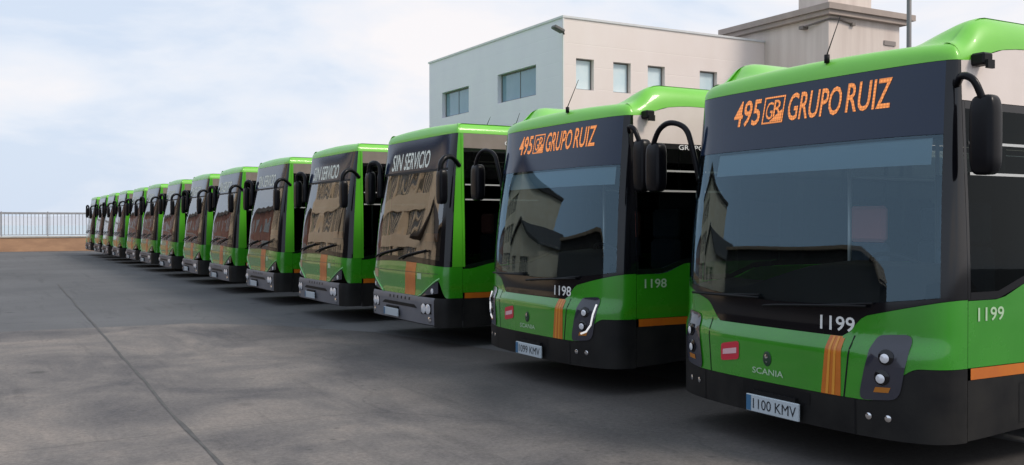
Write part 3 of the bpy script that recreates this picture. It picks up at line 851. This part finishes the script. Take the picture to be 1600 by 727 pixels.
    gb.tube([(1.2, .32, 2.05), (6, .32, 2.05)], .016, 6); gb.tube([(2.3, -.3, 2.05), (6, -.3, 2.05)], .016, 6)
    gb.build('grab_rails', M['grab'], root)
    for x in WX:
        for sg in (-1, 1): wheel(x, sg, root)
    # wheel housings
    wh = MB()
    for c in WX:
        for sg in (-1, 1):
            wh.grid(lambda a, b: (c + .57 * math.cos(a * math.pi), sg * lerp(.72, 1.262, b), .48 + .57 * math.sin(a * math.pi)), 16, 1)
            wh.poly([(c + .57 * math.cos(k * math.pi / 16), sg * .72, .48 + .57 * math.sin(k * math.pi / 16)) for k in range(17)])
    wh.build('wheel_housing', M['black'], root)
    return body

def plate(S, root, q, z0, z1, body, w=.52):
    """number plate: returns the plate object"""
    y = q; x = S.lean(.5) - 0.045 + (0.0)
    p = MB(); p.box(x, x + .02, y - w / 2, y + w / 2, z0, z1, bev=.004)
    o = p.build('licence_plate', M['plate'], root)
    b = MB(); b.poly([(x - .002, y + w / 2 - .006, z0 + .006), (x - .002, y + w / 2 - .055, z0 + .006), (x - .002, y + w / 2 - .055, z1 - .006), (x - .002, y + w / 2 - .006, z1 - .006)])
    b.build('plate_band', M['plate_blue'], o)
    if body:
        t = MB(); add_text(t, body, lambda u, v: (x - .002, lerp(y + w / 2 - .075, y - w / 2 + .02, u), lerp(z0 + .025, z1 - .025, v)), .0)
        t.build('plate_number', M['ink'], o)
    k = MB(); k.box(x + .02, x + .06, y - w / 2 + .05, y + w / 2 - .05, z0 + .01, z1 + .03); k.build('plate_bracket', M['black'], o)
    return o

def build_A():
    S = A
    root = empty('city_bus', (0, 0, 0))
    body = common(S, root, False)
    zg = lambda q: lerp(0.50, 0.735, ss(.66, .90, abs(q)))
    zw = lambda q: 0.905 + 0.115 * ss(.47, .62, abs(q)) + .16 * max(0, (abs(q) - .50) / .5)
    front(body, S, -1, 1, lambda q: zg(q) + .003, lambda q: zw(q) - .003, na=72, nb=12)
    body.build('body', M['green'], root)
    # bonnet shut lines
    sl = MB()
    for sg in (-1, 1):
        def ln(a, b):
            z = lerp(.50, .92, a); q = sg * (lerp(.52, .555, a) + (b - .5) * .009); return fp(S, q, z, .0015)
        sl.grid(ln, 10, 1)
    sl.build('shut_line', M['black'], root)
    bp = MB(); front(bp, S, -1, 1, 0.262, zg, na=48, nb=6)
    bp.grid(lambda a, b: fp(S, q_of_s(S, lerp(-1, 1, a)), .262, -.16 * b), 36, 1)
    bp.build('bumper', M['skirt'], root)
    for q in (-.66, -.76, .66, .76):
        tw_ = MB(); disc_on(tw_, S, q, .40, .022, .004); tw_.build('fog_lamp', M['chrome'], root)
    for sg in (-1, 1):
        b_ = MB(); b_.grid(lambda a, b: fp(S, sg * (.585 + (b - .5) * .008), lerp(.265, .50, a), .003), 6, 1); b_.build('bumper_seam', M['black'], root)
    b_ = MB(); decal(b_, S, [(-.30, .40), (-.30, .482), (.22, .482), (.22, .40)], .003, 12, 2); b_.build('plate_recess', M['black'], root)
    # black band under the glass
    zgl = lambda q: 1.10 + .10 * abs(q) ** 2
    fb = MB(); front(fb, S, -1, 1, zw, zgl, na=72, nb=6)
    front(fb, S, -1, -.955, zgl, S.zt, na=6, nb=20); front(fb, S, .985, 1, zgl, S.zt, na=4, nb=20)
    fb.build('front_band', M['black_gloss'], root)
    ws = MB(); front(ws, S, -.955, .985, lambda q: zgl(q) + .003, 2.24, na=72, nb=26)
    ws.build('windscreen', M['windscreen'], root)
    sg_ = MB(); front(sg_, S, -.955, .985, 2.243, S.zt, na=60, nb=6)
    sgo = sg_.build('destination_sign', M['sign_glass'], root)
    lt = MB(); of = .004; z0, z1 = 2.435, 2.645
    ftext(lt, S, '495', .72, .41, z0, z1, of, .012)
    ftext(lt, S, 'GRUPO', .105, -.42, z0 + .004, z1 + .004, of, .010)
    ftext(lt, S, 'RUIZ', -.465, -.84, z0 + .010, z1 + .010, of, .010)
    lt.build('sign_lettering', M['led_orange'], sgo)
    lg = MB()
    ya, yb = .375, .150
    for (c, d, e_, f_) in ((ya, yb, z1 - .012, z1), (ya, yb, z0, z0 + .012), (ya, ya - .012, z0 + .012, z1 - .012), (yb + .012, yb, z0 + .012, z1 - .012)):
        lg.grid(lambda a, b, c=c, d=d, e_=e_, f_=f_: fp(S, lerp(c, d, a) / S.W(1.5), lerp(e_, f_, b), of), 6, 1)
    ftext(lg, S, 'G', .345, .27, z0 + .035, z1 - .04, of, .0)
    # the lower right half of the badge is filled, with the R standing in it
    def tri(a, b):
        y = lerp(.29, yb + .016, a); top = lerp(z0 + .02, z0 + .105, a)
        return fp(S, y / S.W(1.5), lerp(z0 + .016, top, b), of)
    lg.grid(tri, 6, 2)
    ftext(lg, S, 'R', .262, .172, z0 + .05, z1 - .03, of + .001, .006)
    lg.build('sign_emblem', M['led_orange'], sgo)
    bl = MB(); front(bl, S, -.90, .72, 2.05, 2.225, off=-.05, na=40, nb=2); bl.build('sun_blind', M['blind'], root)
    sb = MB(); front(sb, S, -.9, .9, 2.23, S.zt - .02, off=-.02, na=24, nb=1); sb.box(.50, .62, -1.1, 1.1, 2.23, S.zt - .06); sb.build('sign_box', M['black'], root)
    ru = MB(); ru.box(1.15, 4.3, -.66, .66, 2.80, 2.985, bev=.04); ru.build('roof_unit', M['roof_grey'], root)
    ru = MB(); ru.box(6.2, 8.6, -.62, .62, 2.80, 3.03, bev=.06); ru.build('roof_unit', M['roof_grey'], root)
    ar = MB(); ar.tube([(.36, -.20, 2.84), (.36, -.20, 2.90)], .020); ar.tube([(.36, -.20, 2.90), (.50, -.20, 3.20)], [.005, .003], 6); ar.build('aerial', M['black'], root)
    # headlights
    for sg in (-1, 1):
        h = MB(); decal_round(h, S, [(sg * .605, .50), (sg * .675, .935), (sg * .862, .955), (sg * .815, .53)], .010, .10)
        ho = h.build('headlight', M['lens'], root)
        for (q, z) in ((.752, .80), (.732, .665)):
            b = MB(); disc_on(b, S, sg * q, z, .052, .012, n=20); b.build('lamp_ring', M['black_gloss'], ho)
            b = MB(); disc_on(b, S, sg * (q - .002), z - .006, .030, .030); b.build('lamp', M['lamp_white'], ho)
        b = MB(); decal(b, S, [(sg * .69, .565), (sg * .70, .60), (sg * .775, .605), (sg * .765, .57)], .013); b.build('indicator', mat('indicator_amber', (.45, .16, .02), .2), ho)
    # stripes, stickers, emblem
    st = MB(); decal(st, S, [(-.50, .503), (-.50, .902), (-.405, .902), (-.375, .503)], .0025, 4, 10); sto = st.build('front_stripe', M['orange'], root)
    st = MB()
    for k in (.30, .62): decal(st, S, [(lerp(-.50, -.375, k), .505), (lerp(-.50, -.405, k), .90), (lerp(-.50, -.405, k + .14), .90), (lerp(-.50, -.375, k + .14), .505)], .005, 2, 10)
    st.build('stripe_line', M['orange_light'], sto)
    rs = MB(); decal_round(rs, S, [(.255, .635), (.255, .775), (.42, .735), (.42, .60)], .004, .07); ro = rs.build('red_sticker', M['red'], root)
    rs = MB(); decal(rs, S, [(.275, .678), (.275, .722), (.40, .692), (.40, .652)], .0065); rs.build('sticker_line', mat('sticker_white', (.75, .45, .48), .5), ro)
    em = MB(); disc_on(em, S, .02, .675, .042, .004, rz=.055, n=20); eo = em.build('emblem', M['dark_green'], root)
    e2 = MB(); disc_on(e2, S, .02, .68, .018, .012, rz=.034, n=8); e2.build('emblem_crest', M['chrome'], eo)
    e2 = MB(); ftext(e2, S, 'SCANIA', .175, -.135, .555, .60, .004, .01); e2.build('maker_lettering', M['pale'], root)
    # wipers
    for (ya, yb, za, zb) in ((.98, .15, 1.10, 1.115), (.10, -.80, 1.06, 1.12)):
        w = MB(); P = [fp(S, lerp(ya, yb, k / 8) / 1.275, lerp(za, zb, (k / 8) ** .8), .03) for k in range(9)]
        w.tube(P, .010, 6); P2 = [fp(S, lerp(lerp(ya, yb, .35), yb * 1.05, k / 8) / 1.275, lerp(lerp(za, zb, .35), zb + .02, k / 8), .018) for k in range(9)]
        w.tube(P2, .008, 6); w.build('wiper', M['black'], root)
    # mirrors
    mo = MB(); P = smooth_path([(.36, 1.20, 2.02), (.31, 1.24, 2.32), (.30, 1.32, 2.49), (.26, 1.47, 2.55), (.24, 1.60, 2.50), (.24, 1.69, 2.36), (.25, 1.69, 2.25)])
    mo.tube(P, [.024] * 10 + [.025] * (len(P) - 10), 8)
    mr = mo.build('mirror_arm', M['mirror_black'], root); mirror_head(mr, (.27, 1.685, 2.17), .19, .44, .13)
    mo = MB(); P = smooth_path([(.42, -1.22, 2.56), (.36, -1.30, 2.60), (.36, -1.38, 2.56), (.39, -1.42, 2.44)])
    mo.tube(P, .024, 8)
    mr = mo.build('mirror_arm', M['mirror_black'], root); mirror_head(mr, (.42, -1.42, 2.22), .17, .50, .13)
    # small camera on the cream panel
    cb = MB(); cb.box(.56, .66, -1.31, -1.21, 2.69, 2.77, bev=.012); cb.box(.575, .645, -1.33, -1.31, 2.665, 2.72); cb.build('side_camera', M['black'], root)
    return root

def number_A(root, num, plate_txt, lit):
    S = A
    t = MB(); ftext(t, S, num, -.42, -.70, .935, 1.035, .004, .012); t.build('fleet_number', M['white'], root)
    t = MB(); stext(t, S, num, .56, .83, 1.035, 1.125, .004, .012); t.build('fleet_number', mat('side_lettering', (.42, .60, .38), .5), root)
    plate(S, root, -.06, .275, .40, plate_txt)
    if lit:
        for sg in (-1, 1):
            d = MB(); pts = [(.835, .88), (.822, .78), (.805, .68), (.765, .61), (.715, .585)]
            d.tube([fp(S, sg * q, z, .012) for q, z in pts], .010, 6); d.build('daytime_lamp', M['lamp_lit'], root)

def build_B():
    S = B
    root = empty('city_bus', (0, 0, 0))
    body = common(S, root, True)
    def zg(q):
        qa = abs(q); return .665 + .225 * max(0, min(1, (qa - .52) / .36)) - .225 * ss(.90, .99, qa)
    zw = lambda q: 1.13 - .045 * abs(q) ** 2
    front(body, S, -1, 1, lambda q: zg(q) + .003, lambda q: zw(q) - .003, na=72, nb=8)
    body.build('body', M['green'], root)
    bp = MB(); front(bp, S, -.86, .86, .30, lambda q: min(zg(q), .665), na=48, nb=8, mi=0)
    front(bp, S, -1, -.86, .28, lambda q: min(zg(q), .665), na=8, nb=6, mi=1); front(bp, S, .86, 1, .28, lambda q: min(zg(q), .665), na=8, nb=6, mi=1)
    bp.grid(lambda a, b: fp(S, q_of_s(S, lerp(-1, 1, a)), .29, -.16 * b), 36, 1, mi=1)
    bp.build('bumper', [M['bumper_grey'], M['skirt']], root)
    cl_ = MB(); front(cl_, S, -.9, .9, .985, .992, off=.002, na=40, nb=1); cl_.build('flap_line', M['dark_green'], root)
    gl = MB(); decal(gl, S, [(-.5, .50), (-.42, .545), (.42, .545), (.5, .50)], .003, 16, 2)
    for k in range(6): decal(gl, S, [(-.30 + k * .11, .595), (-.30 + k * .11, .635), (-.27 + k * .11, .635), (-.27 + k * .11, .595)], .003, 1, 1)
    gl.build('grille', M['black'], root)
    for sg in (-1, 1):
        h = MB()
        h.grid(lambda a, b: fp(S, sg * lerp(.52, .90, a), lerp(lerp(.668, .73, a), max(.67, zg(lerp(.52, .90, a)) - .004), b), .002), 14, 3)
        ho = h.build('headlight', M['lens'], root)
        b = MB(); disc_on(b, S, sg * .80, .755, .036, .006, n=16); b.build('lamp', M['lamp_white'], ho)
        tr = MB(); tr.tube([fp(S, sg * lerp(.50, .92, k / 8), .668 + .235 * max(0, lerp(.50, .92, k / 8) - .52) / .36, .006) for k in range(9)], .011, 6)
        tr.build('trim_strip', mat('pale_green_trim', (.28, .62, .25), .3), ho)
        fl2 = MB(); decal(fl2, S, [(sg * .60, .435), (sg * .60, .575), (sg * .82, .585), (sg * .82, .445)], .004)
        fo = fl2.build('headlight', M['black_gloss'], root)
        for q in (.655, .755):
            b = MB(); disc_on(b, S, sg * q, .51, .068, .007, n=18); b.build('lamp', M['lamp_white'], fo)
        fg = MB(); disc_on(fg, S, sg * .78, .365, .045, .004, n=16); fg.build('fog_lamp', M['chrome'], root)
    # glass
    for sg in (-1, 1):
        pl_ = MB()
        front(pl_, S, *((-1, -.9975) if sg < 0 else (.9985, 1)), zw, S.zt, na=6, nb=20)
        side(pl_, S, sg, S.xs, S.xs + .035, zw(1), S.zt, off=.004, na=1, nb=8)
        pl_.build('corner_pillar', M['green_trim'], root)
    bd = MB(); front(bd, S, -.9975, .9985, zw, lambda q: zw(q) + .07, na=48, nb=2)
    front(bd, S, .988, .9985, lambda q: zw(q) + .07, S.zt, na=4, nb=20); front(bd, S, -.9975, -.90, lambda q: zw(q) + .07, S.zt, na=6, nb=20)
    bd.build('windscreen_border', M['black_gloss'], root)
    ws = MB(); front(ws, S, -.90, .988, lambda q: zw(q) + .073, 2.40, na=60, nb=20); ws.build('windscreen', M['windscreen_flat'], root)
    sg_ = MB(); front(sg_, S, -.90, .988, 2.403, S.zt, na=60, nb=6); so = sg_.build('destination_sign', M['sign_glass'], root)
    lt = MB(); ftext(lt, S, 'SIN', .84, .45, 2.45, 2.70, .004, .012); ftext(lt, S, 'SERVICIO', .36, -.56, 2.45, 2.70, .004, .012)
    lt.build('sign_lettering', M['led_white'], so)
    br = MB(); front(br, S, -.90, .97, 2.385, 2.42, off=.003, na=40, nb=1); br.build('sign_border', M['black'], root)
    sb = MB(); sb.box(.50, .62, -1.1, 1.1, 2.40, S.zt - .06); sb.build('sign_box', M['black'], root)
    ds = MB(); front(ds, S, -.92, -.45, 1.22, 2.38, off=-.07, na=10, nb=4); ds.build('dark_inner_panel', M['dash'], root)  # dark panel behind the glass on the driver's side
    ob = MB(); front(ob, S, -.80, -.46, 1.42, 1.53, off=-.05, na=8, nb=1); ob.build('screen_stripe', M['orange'], root)
    st = MB(); decal(st, S, [(-.40, .672), (-.40, zw(.3) - .004), (-.12, zw(.1) - .004), (-.12, .672)], .0025, 4, 8); st.build('front_stripe', M['orange'], root)
    sk = MB(); decal(sk, S, [(.70, .86), (.70, .98), (.86, .98), (.86, .86)], .003); sk.build('round_sticker', mat('sticker_tan', (.5, .33, .2), .5), root)
    sk = MB(); decal(sk, S, [(-.55, .90), (-.55, .98), (-.45, .98), (-.45, .90)], .003); sk.build('number_sticker', M['pale'], root)
    plate(S, root, .22, .335, .445, None)
    t = MB(); stext(t, S, 'GRUPO RUIZ', 1.05, 1.75, 2.735, 2.80, .004, .01); t.build('side_lettering', M['white'], root)
    for (ya, yb, za, zb) in ((1.0, .10, 1.16, 1.30), (.05, -.85, 1.16, 1.30)):
        w = MB(); w.tube([fp(S, lerp(ya, yb, k / 8) / 1.275, lerp(za, zb, (k / 8) ** .7), .03) for k in range(9)], .014, 6); w.build('wiper', M['black'], root)
    # mirrors on bent arms
    p0 = fp(S, .955, 2.06, .03); p1 = fp(S, .955, 2.34, .06)
    mo = MB(); P = smooth_path([p0, p1, (.20, 1.25, 2.55), (.16, 1.36, 2.61), (.13, 1.46, 2.58), (.12, 1.49, 2.45)])
    mo.tube(P, [.050] * 8 + [.038] * 8 + [.045] * (len(P) - 16), 8); mr = mo.build('mirror_arm', M['mirror_black'], root); mirror_head(mr, (.14, 1.49, 2.22), .20, .52, .13)
    mo = MB(); P = smooth_path([(.36, -1.22, 2.44), (.22, -1.30, 2.54), (.10, -1.35, 2.54), (.02, -1.37, 2.46), (.01, -1.37, 2.35)])
    mo.tube(P, [.032] * 12 + [.038] * (len(P) - 12), 8); mr = mo.build('mirror_arm', M['mirror_black'], root); mirror_head(mr, (.03, -1.37, 2.15), .16, .46, .12)
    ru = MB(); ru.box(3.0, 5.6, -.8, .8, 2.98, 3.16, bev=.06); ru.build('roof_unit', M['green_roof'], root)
    return root

def aerial(root, x, y, z, h):
    ar = MB(); ar.tube([(x, y, z - .05), (x, y, z + .05)], .026); ar.tube([(x, y, z + .05), (x + .08, y, z + h)], [.006, .003], 6); ar.build('aerial', M['black'], root)
GROUP = 'green city buses parked in a row'
YC0, SPACE = 5.18, 3.80
XA, XB = 5.10, 5.37
bus_a = build_A()
bus_a2 = copy_tree(bus_a)
number_A(bus_a, '1199', '1100 KMV', False)
number_A(bus_a2, '1198', '1099 KMV', True)
t = MB(); stext(t, A, 'GRUPO RUIZ', 1.02, 1.60, 2.405, 2.455, .006, .01); t.build('side_lettering', M['white'], bus_a2)
bus_a.location = (XA, YC0, 0)
bus_a2.location = (XA + .07, YC0 + SPACE - .20, 0)
tag(bus_a, 'nearest green city bus, bow fronted, with fleet number 1199 and an orange 495 sign', 'bus', GROUP)
tag(bus_a2, 'bow fronted green city bus with fleet number 1198, lit lamp strip and orange 495 sign', 'bus', GROUP)
ordinal = ['third', 'fourth', 'fifth', 'sixth', 'seventh', 'eighth', 'ninth', 'tenth']
bus_b = build_B()
ext = []
for i in range(2, 14):
    o = bus_b if i == 2 else copy_tree(bus_b)
    o.location = (XB + (0 if i < 3 else random.uniform(-.05, .05)), YC0 + SPACE * i + (0 if i < 3 else random.uniform(-.06, .06)), 0)
    if i in (2, 5): ext.append(o)
    if i > 2: o.rotation_euler.z = R(random.uniform(-.7, .7))
    if i == 2: lab = 'flat fronted green bus with a white sign, standing beside the bus numbered 1198'
    elif i == 13: lab = 'farthest green bus, last of the row, nearest the railing on the orange wall'
    elif i == 12: lab = 'flat fronted green bus next to the farthest bus at the railing end'
    elif i >= 10: lab = 'flat fronted green bus, %s from the railing end of the row' % ('third' if i == 11 else 'fourth')
    else: lab = 'flat fronted green bus with a white sign, %s bus of the row counted from 1199' % ordinal[i - 2]
    tag(o, lab, 'bus', GROUP)

for o in ext: aerial(o, 1.6, -.55, 3.03, .26)
aerial(bus_b, 1.3, -.2, 3.03, .22)
